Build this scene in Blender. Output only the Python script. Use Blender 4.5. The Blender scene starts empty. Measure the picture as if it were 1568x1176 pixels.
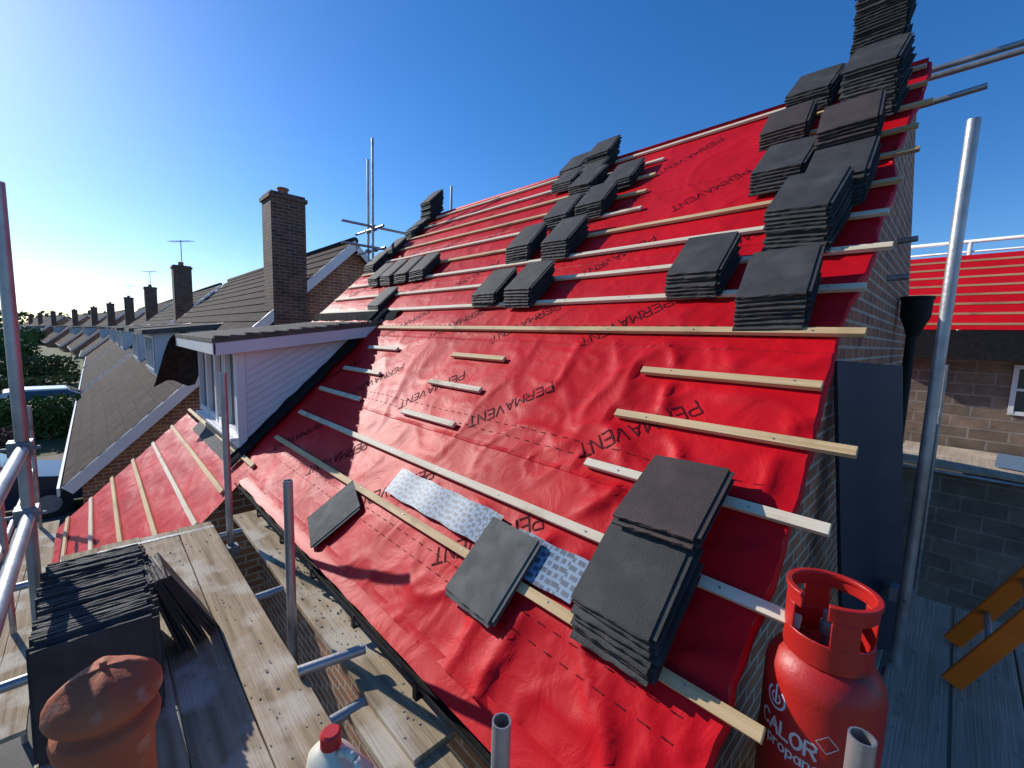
import bpy, math, random
from mathutils import Vector, Matrix, noise
random.seed(7)
scene=bpy.context.scene
V=Vector
# ------------------------------------------------------------ materials
def mat(name,c1,c2=None,rough=.7,metal=0,scale=6,detail=6,bump=.0,bscale=40,stretch=(1,1,1),coord='Object',spec=.5,c3=None,scale3=1.2,f3=(.5,.7)):
    m=bpy.data.materials.new(name);m.use_nodes=True
    nt=m.node_tree;N=nt.nodes;L=nt.links
    b=N['Principled BSDF'];b.inputs['Roughness'].default_value=rough;b.inputs['Metallic'].default_value=metal
    b.inputs['Specular IOR Level'].default_value=spec
    if c2 is None:c2=tuple(min(1,c*.8) for c in c1)
    tc=N.new('ShaderNodeTexCoord');mp=N.new('ShaderNodeMapping');mp.inputs['Scale'].default_value=stretch
    L.new(tc.outputs[coord],mp.inputs['Vector'])
    n=N.new('ShaderNodeTexNoise');n.inputs['Scale'].default_value=scale;n.inputs['Detail'].default_value=detail
    L.new(mp.outputs[0],n.inputs['Vector'])
    r=N.new('ShaderNodeValToRGB');r.color_ramp.elements[0].position=.35;r.color_ramp.elements[1].position=.65
    r.color_ramp.elements[0].color=(*c1,1);r.color_ramp.elements[1].color=(*c2,1)
    L.new(n.outputs['Fac'],r.inputs['Fac']);out=r.outputs['Color']
    if c3:
        n3=N.new('ShaderNodeTexNoise');n3.inputs['Scale'].default_value=scale3;n3.inputs['Detail'].default_value=8
        L.new(tc.outputs[coord],n3.inputs['Vector'])
        r3=N.new('ShaderNodeValToRGB');r3.color_ramp.elements[0].position=f3[0];r3.color_ramp.elements[1].position=f3[1]
        L.new(n3.outputs['Fac'],r3.inputs['Fac'])
        mx=N.new('ShaderNodeMixRGB');L.new(r3.outputs['Color'],mx.inputs['Fac']);L.new(out,mx.inputs['Color1']);mx.inputs['Color2'].default_value=(*c3,1);out=mx.outputs['Color']
    L.new(out,b.inputs['Base Color'])
    if bump:
        n2=N.new('ShaderNodeTexNoise');n2.inputs['Scale'].default_value=bscale;n2.inputs['Detail'].default_value=8
        L.new(mp.outputs[0],n2.inputs['Vector'])
        bp=N.new('ShaderNodeBump');bp.inputs['Strength'].default_value=bump;bp.inputs['Distance'].default_value=.01
        L.new(n2.outputs['Fac'],bp.inputs['Height']);L.new(bp.outputs[0],b.inputs['Normal'])
    return m
def brickmat(name,c1,c2,mortar,bw=.225,bh=.075,ms=.01,rough=.85,bump=.6,off=.5,spec=.3):
    m=bpy.data.materials.new(name);m.use_nodes=True
    nt=m.node_tree;N=nt.nodes;L=nt.links;b=N['Principled BSDF'];b.inputs['Roughness'].default_value=rough;b.inputs['Specular IOR Level'].default_value=spec
    tc=N.new('ShaderNodeTexCoord')
    br=N.new('ShaderNodeTexBrick');br.inputs['Scale'].default_value=1;br.inputs['Brick Width'].default_value=bw;br.inputs['Row Height'].default_value=bh
    br.inputs['Mortar Size'].default_value=ms;br.inputs['Mortar Smooth'].default_value=.2;br.offset=off
    br.inputs['Color1'].default_value=(*c1,1);br.inputs['Color2'].default_value=(*c2,1);br.inputs['Mortar'].default_value=(*mortar,1)
    L.new(tc.outputs['UV'],br.inputs['Vector'])
    n=N.new('ShaderNodeTexNoise');n.inputs['Scale'].default_value=3;n.inputs['Detail'].default_value=10;n.inputs['Roughness'].default_value=.7
    L.new(tc.outputs['UV'],n.inputs['Vector'])
    mr=N.new('ShaderNodeMapRange');mr.inputs[1].default_value=.3;mr.inputs[2].default_value=.7;mr.inputs[3].default_value=.6;mr.inputs[4].default_value=1.25
    L.new(n.outputs['Fac'],mr.inputs[0])
    mx=N.new('ShaderNodeMixRGB');mx.blend_type='MULTIPLY';mx.inputs['Fac'].default_value=1
    L.new(br.outputs['Color'],mx.inputs['Color1']);L.new(mr.outputs[0],mx.inputs['Color2']);L.new(mx.outputs[0],b.inputs['Base Color'])
    inv=N.new('ShaderNodeMath');inv.operation='SUBTRACT';inv.inputs[0].default_value=1;L.new(br.outputs['Fac'],inv.inputs[1])
    n2=N.new('ShaderNodeTexNoise');n2.inputs['Scale'].default_value=60;L.new(tc.outputs['UV'],n2.inputs['Vector'])
    ad=N.new('ShaderNodeMath');ad.operation='MULTIPLY_ADD';ad.inputs[1].default_value=.4;L.new(n2.outputs['Fac'],ad.inputs[0]);L.new(inv.outputs[0],ad.inputs[2])
    bp=N.new('ShaderNodeBump');bp.inputs['Strength'].default_value=bump;bp.inputs['Distance'].default_value=.01
    L.new(ad.outputs[0],bp.inputs['Height']);L.new(bp.outputs[0],b.inputs['Normal'])
    return m
M={}
def membrane_mat():
    m=mat('red_membrane',(.62,.004,.011),(.50,.003,.009),rough=.5,scale=1.3,detail=9,spec=.14)
    nt=m.node_tree;N=nt.nodes;L=nt.links;b=N['Principled BSDF']
    tc=N.new('ShaderNodeTexCoord')
    n1=N.new('ShaderNodeTexNoise');n1.inputs['Scale'].default_value=4.5;n1.inputs['Detail'].default_value=4;n1.inputs['Distortion'].default_value=1.4
    n2=N.new('ShaderNodeTexNoise');n2.inputs['Scale'].default_value=160;n2.inputs['Detail'].default_value=3
    L.new(tc.outputs['Object'],n1.inputs['Vector']);L.new(tc.outputs['Object'],n2.inputs['Vector'])
    b1=N.new('ShaderNodeBump');b1.inputs['Strength'].default_value=.35;b1.inputs['Distance'].default_value=.02;L.new(n1.outputs['Fac'],b1.inputs['Height'])
    b2=N.new('ShaderNodeBump');b2.inputs['Strength'].default_value=.25;b2.inputs['Distance'].default_value=.002;L.new(n2.outputs['Fac'],b2.inputs['Height']);L.new(b1.outputs[0],b2.inputs['Normal'])
    L.new(b2.outputs[0],b.inputs['Normal'])
    return m
M['mem']=membrane_mat()
M['print']=mat('membrane_print',(.055,.002,.006),(.10,.002,.008),rough=.7,scale=30,spec=.1)
M['dash']=mat('membrane_lap_print',(.16,.003,.008),(.10,.002,.008),rough=.7,scale=30,spec=.1)
M['batten']=mat('batten_timber',(.66,.47,.25),(.5,.33,.15),rough=.75,scale=14,stretch=(.12,3,3),bump=.2,bscale=50,c3=(.36,.24,.12),scale3=2.5,f3=(.58,.72))
M['batten2']=mat('batten_timber_pale',(.74,.64,.48),(.62,.5,.34),rough=.75,scale=12,stretch=(.12,3,3),bump=.2,bscale=50,c3=(.45,.33,.2),scale3=3.5,f3=(.6,.7))
M['tile']=mat('concrete_tile',(.036,.035,.034),(.054,.052,.049),rough=.72,scale=9,bump=.38,bscale=230,c3=(.10,.095,.085),scale3=5,f3=(.52,.88),spec=.35)
M['tilegrey']=mat('concrete_tile_weathered',(.11,.11,.10),(.155,.153,.14),rough=.9,scale=12,bump=.4,bscale=200,c3=(.21,.205,.185),scale3=7,f3=(.52,.85),spec=.25)
M['brown']=mat('concrete_tile_brown',(.075,.05,.043),(.048,.037,.034),rough=.7,scale=9,bump=.35,bscale=230,spec=.35)
M['brick']=brickmat('brown_brick',(.44,.19,.095),(.28,.12,.07),(.50,.42,.31))
M['brickdark']=brickmat('chimney_brick',(.18,.09,.06),(.08,.05,.04),(.2,.17,.14))
M['block']=brickmat('rough_stone_block',(.28,.20,.14),(.18,.135,.10),(.28,.24,.20),bw=.45,bh=.18,ms=.015)
M['blockgrey']=brickmat('concrete_block',(.28,.22,.17),(.20,.16,.125),(.33,.29,.24),bw=.45,bh=.225,ms=.012)
M['tileroof']=brickmat('neighbour_roof_tile',(.088,.062,.048),(.055,.042,.035),(.018,.016,.015),bw=.3,bh=.345,ms=.006,off=0.5,bump=.3,rough=.95,spec=.12)
M['tileroof2']=brickmat('neighbour_roof_tile_grey',(.075,.06,.05),(.05,.043,.038),(.02,.018,.016),bw=.3,bh=.345,ms=.006,off=0.5,bump=.3,rough=.95,spec=.12)
M['white']=mat('white_upvc',(.79,.78,.76),(.73,.72,.71),rough=.35,scale=2,c3=(.6,.6,.58),scale3=4,f3=(.6,.9))
M['clad']=mat('white_cladding',(.78,.74,.75),(.72,.68,.69),rough=.45,scale=2)
M['black']=mat('black_plastic',(.012,.012,.013),(.02,.02,.021),rough=.6,scale=20,bump=.3,bscale=30,spec=.2)
M['bfelt']=mat('black_roofing_felt',(.014,.014,.015),(.028,.027,.026),rough=.95,scale=12,bump=.5,bscale=60,spec=.04)
M['felt']=mat('mineral_felt',(.13,.12,.10),(.18,.165,.145),rough=.95,scale=8,bump=.5,bscale=100,c3=(.06,.06,.045),scale3=4,f3=(.5,.7),spec=.15)
M['lead']=mat('lead_flashing',(.05,.052,.058),(.02,.02,.024),rough=.75,scale=7,bump=.4,bscale=18,spec=.25)
M['steel']=mat('galvanised_steel',(.46,.46,.46),(.33,.33,.33),rough=.45,metal=.7,scale=8,bump=.15,bscale=60,c3=(.2,.17,.14),scale3=3,f3=(.58,.75))
M['steeld']=mat('weathered_scaffold_steel',(.30,.31,.32),(.2,.2,.21),rough=.5,metal=.6,scale=8,bump=.2,bscale=60,c3=(.16,.12,.09),scale3=5,f3=(.55,.75))
M['wood']=mat('scaffold_board_wood',(.45,.35,.23),(.26,.195,.12),rough=.9,scale=7,stretch=(.15,4,4),bump=.6,bscale=30,c3=(.53,.47,.37),scale3=3.2,f3=(.5,.62),spec=.2)
M['woody']=mat('scaffold_board_wood_grey',(.50,.39,.28),(.36,.28,.20),rough=.9,scale=7,stretch=(4,.15,4),bump=.5,bscale=30,c3=(.58,.48,.36),scale3=2,f3=(.5,.7),spec=.12)
M['redpaint']=mat('red_cylinder_paint',(.48,.013,.008),(.38,.01,.007),rough=.45,scale=5,bump=.12,bscale=90,c3=(.16,.03,.02),scale3=9,f3=(.62,.72))
M['letter']=mat('white_lettering',(.72,.70,.70),(.6,.55,.55),rough=.5,scale=30)
M['terra']=mat('terracotta',(.46,.135,.055),(.33,.085,.04),rough=.8,scale=6,bump=.3,bscale=50,c3=(.52,.34,.25),scale3=9,f3=(.56,.74))
M['orange']=mat('orange_fibreglass',(1.0,.20,.012),(.9,.16,.01),rough=.5,spec=.3)
M['navy']=mat('navy_board',(.020,.027,.048),(.028,.035,.058),rough=.5,scale=3,c3=(.05,.055,.065),scale3=3,f3=(.6,.8))
M['jug']=mat('translucent_plastic',(.70,.67,.54),(.62,.59,.46),rough=.35,scale=4)
M['cap']=mat('red_plastic',(.6,.03,.03),(.5,.02,.02),rough=.4)
M['grass']=mat('ground_grass',(.07,.10,.03),(.11,.12,.05),rough=.95,scale=.6,bump=.4,bscale=5,c3=(.14,.12,.08),scale3=.15,f3=(.5,.6))
M['asphalt']=mat('asphalt',(.05,.05,.052),(.065,.065,.065),rough=.9,scale=2,bump=.3,bscale=60)
M['paving']=mat('paving_concrete',(.18,.17,.15),(.13,.125,.115),rough=.9,scale=2,bump=.3,bscale=40)
M['mortar']=mat('mortar_crumbs',(.34,.31,.27),(.22,.2,.18),rough=.95,scale=30)
M['leaf']=mat('hedge_leaf',(.05,.11,.02),(.10,.17,.035),rough=.7,scale=1.5)
M['leafy']=mat('spring_leaf',(.12,.15,.04),(.07,.1,.03),rough=.7,scale=1.2)
M['twig']=mat('bare_twig',(.18,.09,.06),(.1,.06,.04),rough=.9,scale=2)
M['glass']=mat('window_glass',(.03,.04,.05),(.04,.05,.06),rough=.06,scale=1,spec=.9)
M['carw']=mat('white_car_paint',(.75,.75,.76),(.72,.72,.74),rough=.25)
M['carb']=mat('dark_blue_car_paint',(.02,.03,.06),(.02,.03,.05),rough=.2)
M['rubber']=mat('rubber',(.02,.02,.02),(.03,.03,.03),rough=.8)
def foilmat():
    m=mat('perforated_vent_strip',(.4,.4,.4),(.4,.4,.4),rough=.5,scale=5)
    nt=m.node_tree;N=nt.nodes;L=nt.links;b=N['Principled BSDF'];b.inputs['Specular IOR Level'].default_value=.3
    tc=N.new('ShaderNodeTexCoord');br=N.new('ShaderNodeTexBrick');br.inputs['Scale'].default_value=1
    br.inputs['Brick Width'].default_value=.056;br.inputs['Row Height'].default_value=.036;br.inputs['Mortar Size'].default_value=.008;br.inputs['Mortar Smooth'].default_value=.2
    br.inputs['Color1'].default_value=(.055,.08,.115,1);br.inputs['Color2'].default_value=(.09,.12,.16,1);br.inputs['Mortar'].default_value=(.18,.27,.37,1)
    L.new(tc.outputs['UV'],br.inputs['Vector']);L.new(br.outputs['Color'],b.inputs['Base Color'])
    return m
M['foil']=foilmat()

# ------------------------------------------------------------ mesh helpers
def link(o):
    scene.collection.objects.link(o);return o
def empty(name,loc=(0,0,0)):
    e=bpy.data.objects.new(name,None);e.location=loc;e.empty_display_size=.2;return link(e)
def boxuv(me):
    uv=me.uv_layers.new(name='UVMap')
    for p in me.polygons:
        n=p.normal
        if abs(n.z)>.95: t=V((1,0,0));b=V((0,1,0))
        else:
            t=V((-n.y,n.x,0)).normalized();b=n.cross(t)
            if b.z<0:b=-b
            if abs(t.x)>.9 and t.x<0:t=-t
        for li in p.loop_indices:
            c=me.vertices[me.loops[li].vertex_index].co
            uv.data[li].uv=(c.dot(t),c.dot(b))
def mesh(name,vs,fs,m,parent=None,smooth=False,bevel=0,uv=True):
    me=bpy.data.meshes.new(name);me.from_pydata([tuple(v) for v in vs],[],fs);me.update()
    if uv:boxuv(me)
    me.materials.append(m)
    if smooth:
        for p in me.polygons:p.use_smooth=True
    o=bpy.data.objects.new(name,me);link(o)
    if parent:o.parent=parent
    if bevel:
        bv=o.modifiers.new('b','BEVEL');bv.width=bevel;bv.segments=2;bv.limit_method='ANGLE'
    return o
BF=[(0,3,2,1),(4,5,6,7),(0,1,5,4),(1,2,6,5),(2,3,7,6),(3,0,4,7)]
def bxv(a,b):
    (x0,y0,z0),(x1,y1,z1)=a,b
    return [V(p) for p in [(x0,y0,z0),(x1,y0,z0),(x1,y1,z0),(x0,y1,z0),(x0,y0,z1),(x1,y0,z1),(x1,y1,z1),(x0,y1,z1)]]
def box(name,a,b,m,parent=None,bevel=0):
    return mesh(name,bxv(a,b),BF,m,parent,bevel=bevel)
class G:
    def __init__(s):s.v=[];s.f=[]
    def add(s,vs,fs):
        o=len(s.v);s.v+=list(vs);s.f+=[tuple(i+o for i in f) for f in fs]
    def box(s,a,b):s.add(bxv(a,b),BF)
    def tube(s,p0,p1,r=.0242,seg=14,hollow=True):
        p0=V(p0);p1=V(p1);d=(p1-p0).normalized();q=d.to_track_quat('Z','Y')
        ring=lambda p,rr:[p+q@V((rr*math.cos(2*math.pi*i/seg),rr*math.sin(2*math.pi*i/seg),0)) for i in range(seg)]
        ri=r*.84
        vs=ring(p0,r)+ring(p1,r)
        fs=[(i,(i+1)%seg,seg+(i+1)%seg,seg+i) for i in range(seg)]
        if hollow:
            vs+=ring(p0,ri)+ring(p1,ri)+ring(p0+d*.12,ri)+ring(p1-d*.12,ri)
            for i in range(seg):
                j=(i+1)%seg
                fs.append((seg+i,seg+j,3*seg+j,3*seg+i));fs.append((j,i,2*seg+i,2*seg+j))
                fs.append((3*seg+i,3*seg+j,5*seg+j,5*seg+i));fs.append((2*seg+j,2*seg+i,4*seg+i,4*seg+j))
            fs.append(tuple(range(4*seg,5*seg)));fs.append(tuple(range(5*seg,6*seg)))
        else:
            fs.append(tuple(reversed(range(seg))));fs.append(tuple(range(seg,2*seg)))
        s.add(vs,fs)
    def lathe(s,prof,c,seg=40):
        c=V(c);n=len(prof);vs=[]
        for r,z in prof:
            for i in range(seg):
                a=2*math.pi*i/seg;vs.append(c+V((r*math.cos(a),r*math.sin(a),z)))
        fs=[]
        for k in range(n-1):
            for i in range(seg):
                j=(i+1)%seg;fs.append((k*seg+i,k*seg+j,(k+1)*seg+j,(k+1)*seg+i))
        s.add(vs,fs)
    def out(s,name,m,parent=None,smooth=False,bevel=0,auto=False):
        o=mesh(name,s.v,s.f,m,parent,smooth=smooth,bevel=bevel)
        if auto:
            o.data.set_sharp_from_angle(angle=math.radians(35))
        return o
# ------------------------------------------------------------ roof frame
TH=math.atan(.96);CT,ST=math.cos(TH),math.sin(TH)
NRM=V((0,-ST,CT));ET=V((0,CT,ST))
Z0=-2.45
def R(x,t,h=0):return V((x,0,Z0))+ET*t+NRM*h
T0=1.36/CT;GA=.25/CT
def tn(n):return T0+GA*n
GZ=-4.25
BAT=[(0,-4.97,-.285,0),(1,-5.0,-.27,1),(2,-5.08,-4.03,1),(2,-3.22,-2.49,1),(2,-1.32,-.255,1),(3,-4.97,-4.1,1),(3,-3.2,-2.5,1),(3,-1.31,-.235,0),
(4,-4.86,-4.2,1),(4,-3.2,-2.5,0),(4,-1.3,-.41,0),(5,-5.1,-.31,0),(6,-7.7,-.36,1),(7,-7.7,-.3,1),(8,-7.7,-.36,1),(9,-7.7,-.34,0),
(10,-7.72,-2.25,1),(10,-1.0,-.3,0),(11,-7.7,-2.35,0),(11,-.9,-.34,0),(12,-7.74,-2.4,0),(12,-1.2,-.3,0),(13,-7.7,-2.45,1),(13,-1.2,-.36,0),(14,-7.7,-.4,1)]
def hgt(x,t):
    a=noise.noise(V((x*1.1,t*1.3,3.1)))*.011
    wx=x+.15*noise.noise(V((x*1.5,t*1.5,20)));wt=t+.15*noise.noise(V((x*1.5,t*1.5,30)))
    b=noise.noise(V((wx*2.6+7,wt*1.9,1.7)));b=(1-min(1,abs(b)*4.0))**2*.017
    c=noise.noise(V((wx*4.5+wt*3,wt*4-wx*2,9.7)));c=(1-min(1,abs(c)*3.5))**2*.008
    e=noise.noise(V((wx*9-wt*4,wt*3.5+wx*2,4.4)));e=(1-min(1,abs(e)*3.5))**2*.0028
    right=max(0,min(1,(x+2.4)/1.2))
    low=max(0,min(1,(3.9-t)/.6))
    h=a+(b+c+e)*(.30+.9*right*low+.12*low)
    h-=.010*(.5+.5*math.cos(2*math.pi*(x+.4)/.6))*(.4+.6*low)
    d=9
    for n,x0,x1,_ in BAT:
        if x0-.05<x<x1+.05:d=min(d,abs(t-tn(n)))
    k=max(0,min(1,(d-.02)/.09));k=k*k*(3-2*k)
    return h*k - .004*(1-k)
def grid(x0,x1,t0,t1,dx,hf,edge=None):
    nx=int((x1-x0)/dx);nt=int((t1-t0)/dx);vs=[];fs=[]
    for j in range(nt+1):
        t=t0+(t1-t0)*j/nt
        for i in range(nx+1):
            x=x0+(x1-x0)*i/nx
            if edge and i==nx:x+=edge(t)
            vs.append(R(x,t,hf(x,t)))
    for j in range(nt):
        for i in range(nx):
            a=j*(nx+1)+i;fs.append((a,a+1,a+nx+2,a+nx+1))
    return vs,fs
house=empty('brick_house')
XR=-.40;XL=-7.78
def edge(t):return .02*math.sin(t*3.1)+.03*noise.noise(V((t*2.5,4,2)))+.012*noise.noise(V((t*11,1,2)))
vs,fs=grid(XL,XR,1.43,6.85,.024,hgt,edge)
mesh('roof_membrane',vs,fs,M['mem'],house,smooth=True)
nn=90;pv=[]
for j in range(nn+1):
    t=1.43+(6.85-1.43)*j/nn
    x=XR+edge(t);h=hgt(XR,t)
    dl=.03+.035*(noise.noise(V((t*1.7,8,1)))+.3)
    pv+=[R(x,t,h),R(x+.012,t,h-.012),R(x+.006,t,h-.02-max(0,dl))]
fs=[]
for j in range(nn):
    for k in range(2):
        a=j*3+k;fs.append((a,a+1,a+4,a+3))
mesh('membrane_verge_drape',pv,fs,M['mem'],house,smooth=True)
XL2,XR2=-8.85,-4.82
def hg2(x,t):
    h=noise.noise(V((x*1.5,t*1.9,6)))*.012+(1-min(1,abs(noise.noise(V((x*3,t*4,2))))*3))**2*.009
    d=min(abs(t-tn(-k)) for k in range(1,9));k=max(0,min(1,(d-.02)/.1))
    return h*k-.003
vs,fs=grid(XL2,XR2,-.72,1.47,.04,hg2)
mesh('catslide_membrane',vs,fs,M['mem'],house,smooth=True)
def batten(g,n,x0,x1,w=.045,th=.025,base=.004,yaw=0):
    t=tn(n);k=max(1,int((x1-x0)/.6));
    jt=random.uniform(-.006,.006);dt=random.uniform(-.006,.006)
    P=[]
    for i in range(k+1):
        x=x0+(x1-x0)*i/k;tt=t+jt+dt*i/k+random.uniform(-.0015,.0015);hb=base+random.uniform(0,.003)
        P.append([R(x,tt-w/2,hb),R(x,tt+w/2,hb),R(x,tt+w/2,hb+th),R(x,tt-w/2,hb+th)])
    vs=[p for q in P for p in q];fs=[(3,2,1,0),tuple(4*k+i for i in range(4))]
    for i in range(k):
        for s in range(4):
            a=4*i+s;b=4*i+(s+1)%4;fs.append((a,b,b+4,a+4))
    g.add(vs,fs)
ga,gb=G(),G()
for n,x0,x1,p in BAT:batten(gb if p else ga,n,x0,x1)
for k in range(1,8):batten(gb if k%3==0 else ga,-k,XL2+random.uniform(-.05,.1),XR2+random.uniform(-.15,.0))
ga.out('roof_battens',M['batten'],house,bevel=.002);gb.out('roof_battens_pale',M['batten2'],house,bevel=.002)
g=G()
for n,x0,x1,p in BAT:
    if n>7:continue
    x=XR-.12
    while x>x0+.03:
        if x<x1-.02 and x>-5.4:
            q=R(x,tn(n),.0325);g.tube(q-NRM*.004,q+NRM*.0006,.0045,seg=8,hollow=False)
        x-=.6
g.out('nails',M['steeld'],house)
FONT={'P':[[(0,0),(0,1),(.45,1),(.6,.88),(.6,.62),(.45,.5),(0,.5)]],'E':[[(.55,0),(0,0),(0,1),(.55,1)],[(0,.5),(.45,.5)]],
'R':[[(0,0),(0,1),(.45,1),(.6,.88),(.6,.62),(.45,.5),(0,.5)],[(.3,.5),(.6,0)]],'M':[[(0,0),(0,1),(.35,.35),(.7,1),(.7,0)]],
'A':[[(0,0),(.32,1),(.64,0)],[(.12,.35),(.52,.35)]],'V':[[(0,1),(.32,0),(.64,1)]],'N':[[(0,0),(0,1),(.6,0),(.6,1)]],
'T':[[(0,1),(.64,1)],[(.32,1),(.32,0)]],'L':[[(0,1),(0,0),(.5,0)]],
'O':[[(.33+.33*math.cos(a*math.pi/8),.5+.5*math.sin(a*math.pi/8)) for a in range(17)]],
'C':[[(.36+.36*math.cos(a*math.pi/8),.5+.5*math.sin(a*math.pi/8)) for a in range(2,15)]],
'o':[[(.25+.25*math.cos(a*math.pi/6),.3+.3*math.sin(a*math.pi/6)) for a in range(13)]],
'p':[[(0,-.3),(0,.6)],[(.22+.22*math.cos(a*math.pi/6),.3+.3*math.sin(a*math.pi/6)) for a in range(13)]],
'a':[[(.45,0),(.45,.6)],[(.22+.22*math.cos(a*math.pi/6),.3+.3*math.sin(a*math.pi/6)) for a in range(13)]],
'n':[[(0,0),(0,.6)],[(0,.4),(.15,.6),(.32,.6),(.42,.45),(.42,0)]],'r':[[(0,0),(0,.6)],[(0,.4),(.15,.58),(.3,.6)]],
'e':[[(.0,.3),(.48,.3),(.42,.5),(.25,.6),(.08,.5),(0,.3),(.08,.1),(.25,0),(.45,.06)]]}
def strip(g,pts,w,f,step=.012):
    P=[V((*pts[0],0))]
    for a,b in zip(pts,pts[1:]):
        a=V((*a,0));b=V((*b,0));k=max(1,int((b-a).length/step))
        for i in range(1,k+1):P.append(a.lerp(b,i/k))
    vs=[];n=len(P)
    for i,p in enumerate(P):
        d=(P[min(i+1,n-1)]-P[max(0,i-1)]);d.normalize();q=V((-d.y,d.x,0))*w/2
        e=p-d*(w/2 if i==0 else 0)+d*(w/2 if i==n-1 else 0)
        vs+=[f(e.x+q.x,e.y+q.y),f(e.x-q.x,e.y-q.y)]
    g.add(vs,[(2*i,2*i+1,2*i+3,2*i+2) for i in range(n-1)])
def text(g,s,size,f,w=.1,track=.16):
    x=0
    for ch in s:
        if ch in FONT:
            for st in FONT[ch]:strip(g,[(x+p[0]*size,p[1]*size) for p in st],w*size,f)
            wd=max(p[0] for st in FONT[ch] for p in st)*size
        else:wd=.4*size
        x+=wd+track*size
gp=G()
def inroof(x,t):return XL+.1<x<XR-.02 and 1.5<t<6.8
ang=math.radians(180+40)
ca,sa=math.cos(ang),math.sin(ang)
for row in range(-1,9):
    ty=(2.24+.62*row)/CT
    for k in range(-1,9):
        px=-.93-.98*k+(.49 if row%2 else 0)
        if not(inroof(px+.05,ty+.05) and inroof(px-.6,ty-.52)):continue
        def f(a,b,px=px,ty=ty):
            x=px+a*ca-b*sa;t=ty+a*sa+b*ca
            return R(x,t,hgt(x,t)+.0026)
        text(gp,'PERMAVENT',.094,f,w=.105,track=.2)
gp.out('membrane_printing',M['print'],house)
gp=G()
for ty in (1.72,1.80,2.62,2.70,3.60,3.68,4.62,4.70,5.62):
    x=XL+.1
    while x<XR-.08:
        if not (x<-5.4 and ty<3.6):
            strip(gp,[(x,ty),(x+.035,ty)],.005,lambda a,b:R(a,b,hgt(a,b)+.0026))
        x+=.085
gp.out('membrane_lap_lines',M['dash'],house)
gl=G()
for ty in (2.50,3.48,4.5,5.5):
    x=XL+.05;vs=[]
    while x<XR:
        tt=ty+.006*noise.noise(V((x*2,ty,0)));h=hgt(x,tt)
        vs+=[R(x,tt-.001,h+.0005),R(x,tt+.004,h+.004),R(x,tt+.03,hgt(x,tt+.03)+.001)];x+=.03
    fs=[]
    for j in range(len(vs)//3-1):
        for k in range(2):
            a=j*3+k;fs.append((a,a+3,a+4,a+1))
    gl.add(vs,fs)
gl.out('membrane_laps',M['mem'],house)
def zroof(y):return Z0+.96*y
def gable(name,x0,x1,y0,y1,yr,zr,zb,m,parent,off=.06):
    prof=[(y0,zb),(y1,zb),(y1,zroof(y0)-off),(yr,zr-off),(y0,zroof(y0)-off)]
    n=len(prof);vs=[V((x0,y,z)) for y,z in prof]+[V((x1,y,z)) for y,z in prof]
    fs=[tuple(reversed(range(n))),tuple(range(n,2*n))]
    for i in range(n):
        j=(i+1)%n;fs.append((i,j,n+j,n+i))
    return mesh(name,vs,fs,m,parent)
gable('walls',XL+.02,-.455,1.16,8.74,4.95,2.30,GZ,M['brick'],house)
mesh('roof_back_slope',[(XL,4.93,2.30),(-.47,4.93,2.30),(-.47,8.8,-1.41),(XL,8.8,-1.41)],[(0,1,2,3)],M['mem'],house)
box('porch_walls',(XL2+.15,-.40,GZ),(XR2-.12,1.2,-2.95),M['brick'],house)
mesh('porch_cheek',[(XR2-.1,-.40,-2.95),(XR2-.1,1.2,-2.95),(XR2-.1,1.2,-1.36),(XR2-.1,-.40,-2.89)],[(0,1,2,3)],M['brick'],house)
g=G();g.tube(R(XL,6.86,.0),R(XR,6.86,.0),.03,hollow=False);g.out('ridge_membrane_roll',M['mem'],house,smooth=True)
box('fascia_board',(XR2,1.035,-1.66),(XR-.02,1.06,-1.475),M['black'],house)
vs=[];fs=[];sg=10
for xx in (XR2,XR-.02):
    for i in range(sg+1):
        a=math.pi+math.pi*i/sg;vs.append(V((xx,.975+.055*math.cos(a),-1.50+.055*math.sin(a))))
    for i in range(sg+1):
        a=2*math.pi-math.pi*i/sg;vs.append(V((xx,.975+.049*math.cos(a),-1.50+.049*math.sin(a))))
k=2*(sg+1)
for i in range(k):fs.append((i,(i+1)%k,k+(i+1)%k,k+i))
mesh('gutter',vs,fs,M['black'],house,smooth=False)
g=G()
x=-4.6
while x<-.5:
    g.box((x,.915,-1.57),(x+.03,1.035,-1.555));g.box((x,.912,-1.57),(x+.03,.918,-1.495));x+=.62
g.out('gutter_brackets',M['black'],house)
vs=[];x=XR2
while x<XR:
    vs+=[R(x,1.47,.001),R(x,1.42,-.004+.004*noise.noise(V((x*6,0,0)))),V((x,.955+.014*noise.noise(V((x*4,1,0))),-1.500+.008*noise.noise(V((x*5,3,0)))))];x+=.05
fs=[]
for j in range(len(vs)//3-1):
    for k in range(2):
        a=j*3+k;fs.append((a,a+3,a+4,a+1))
mesh('eaves_membrane_lap',vs,fs,M['mem'],house,smooth=True)
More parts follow.
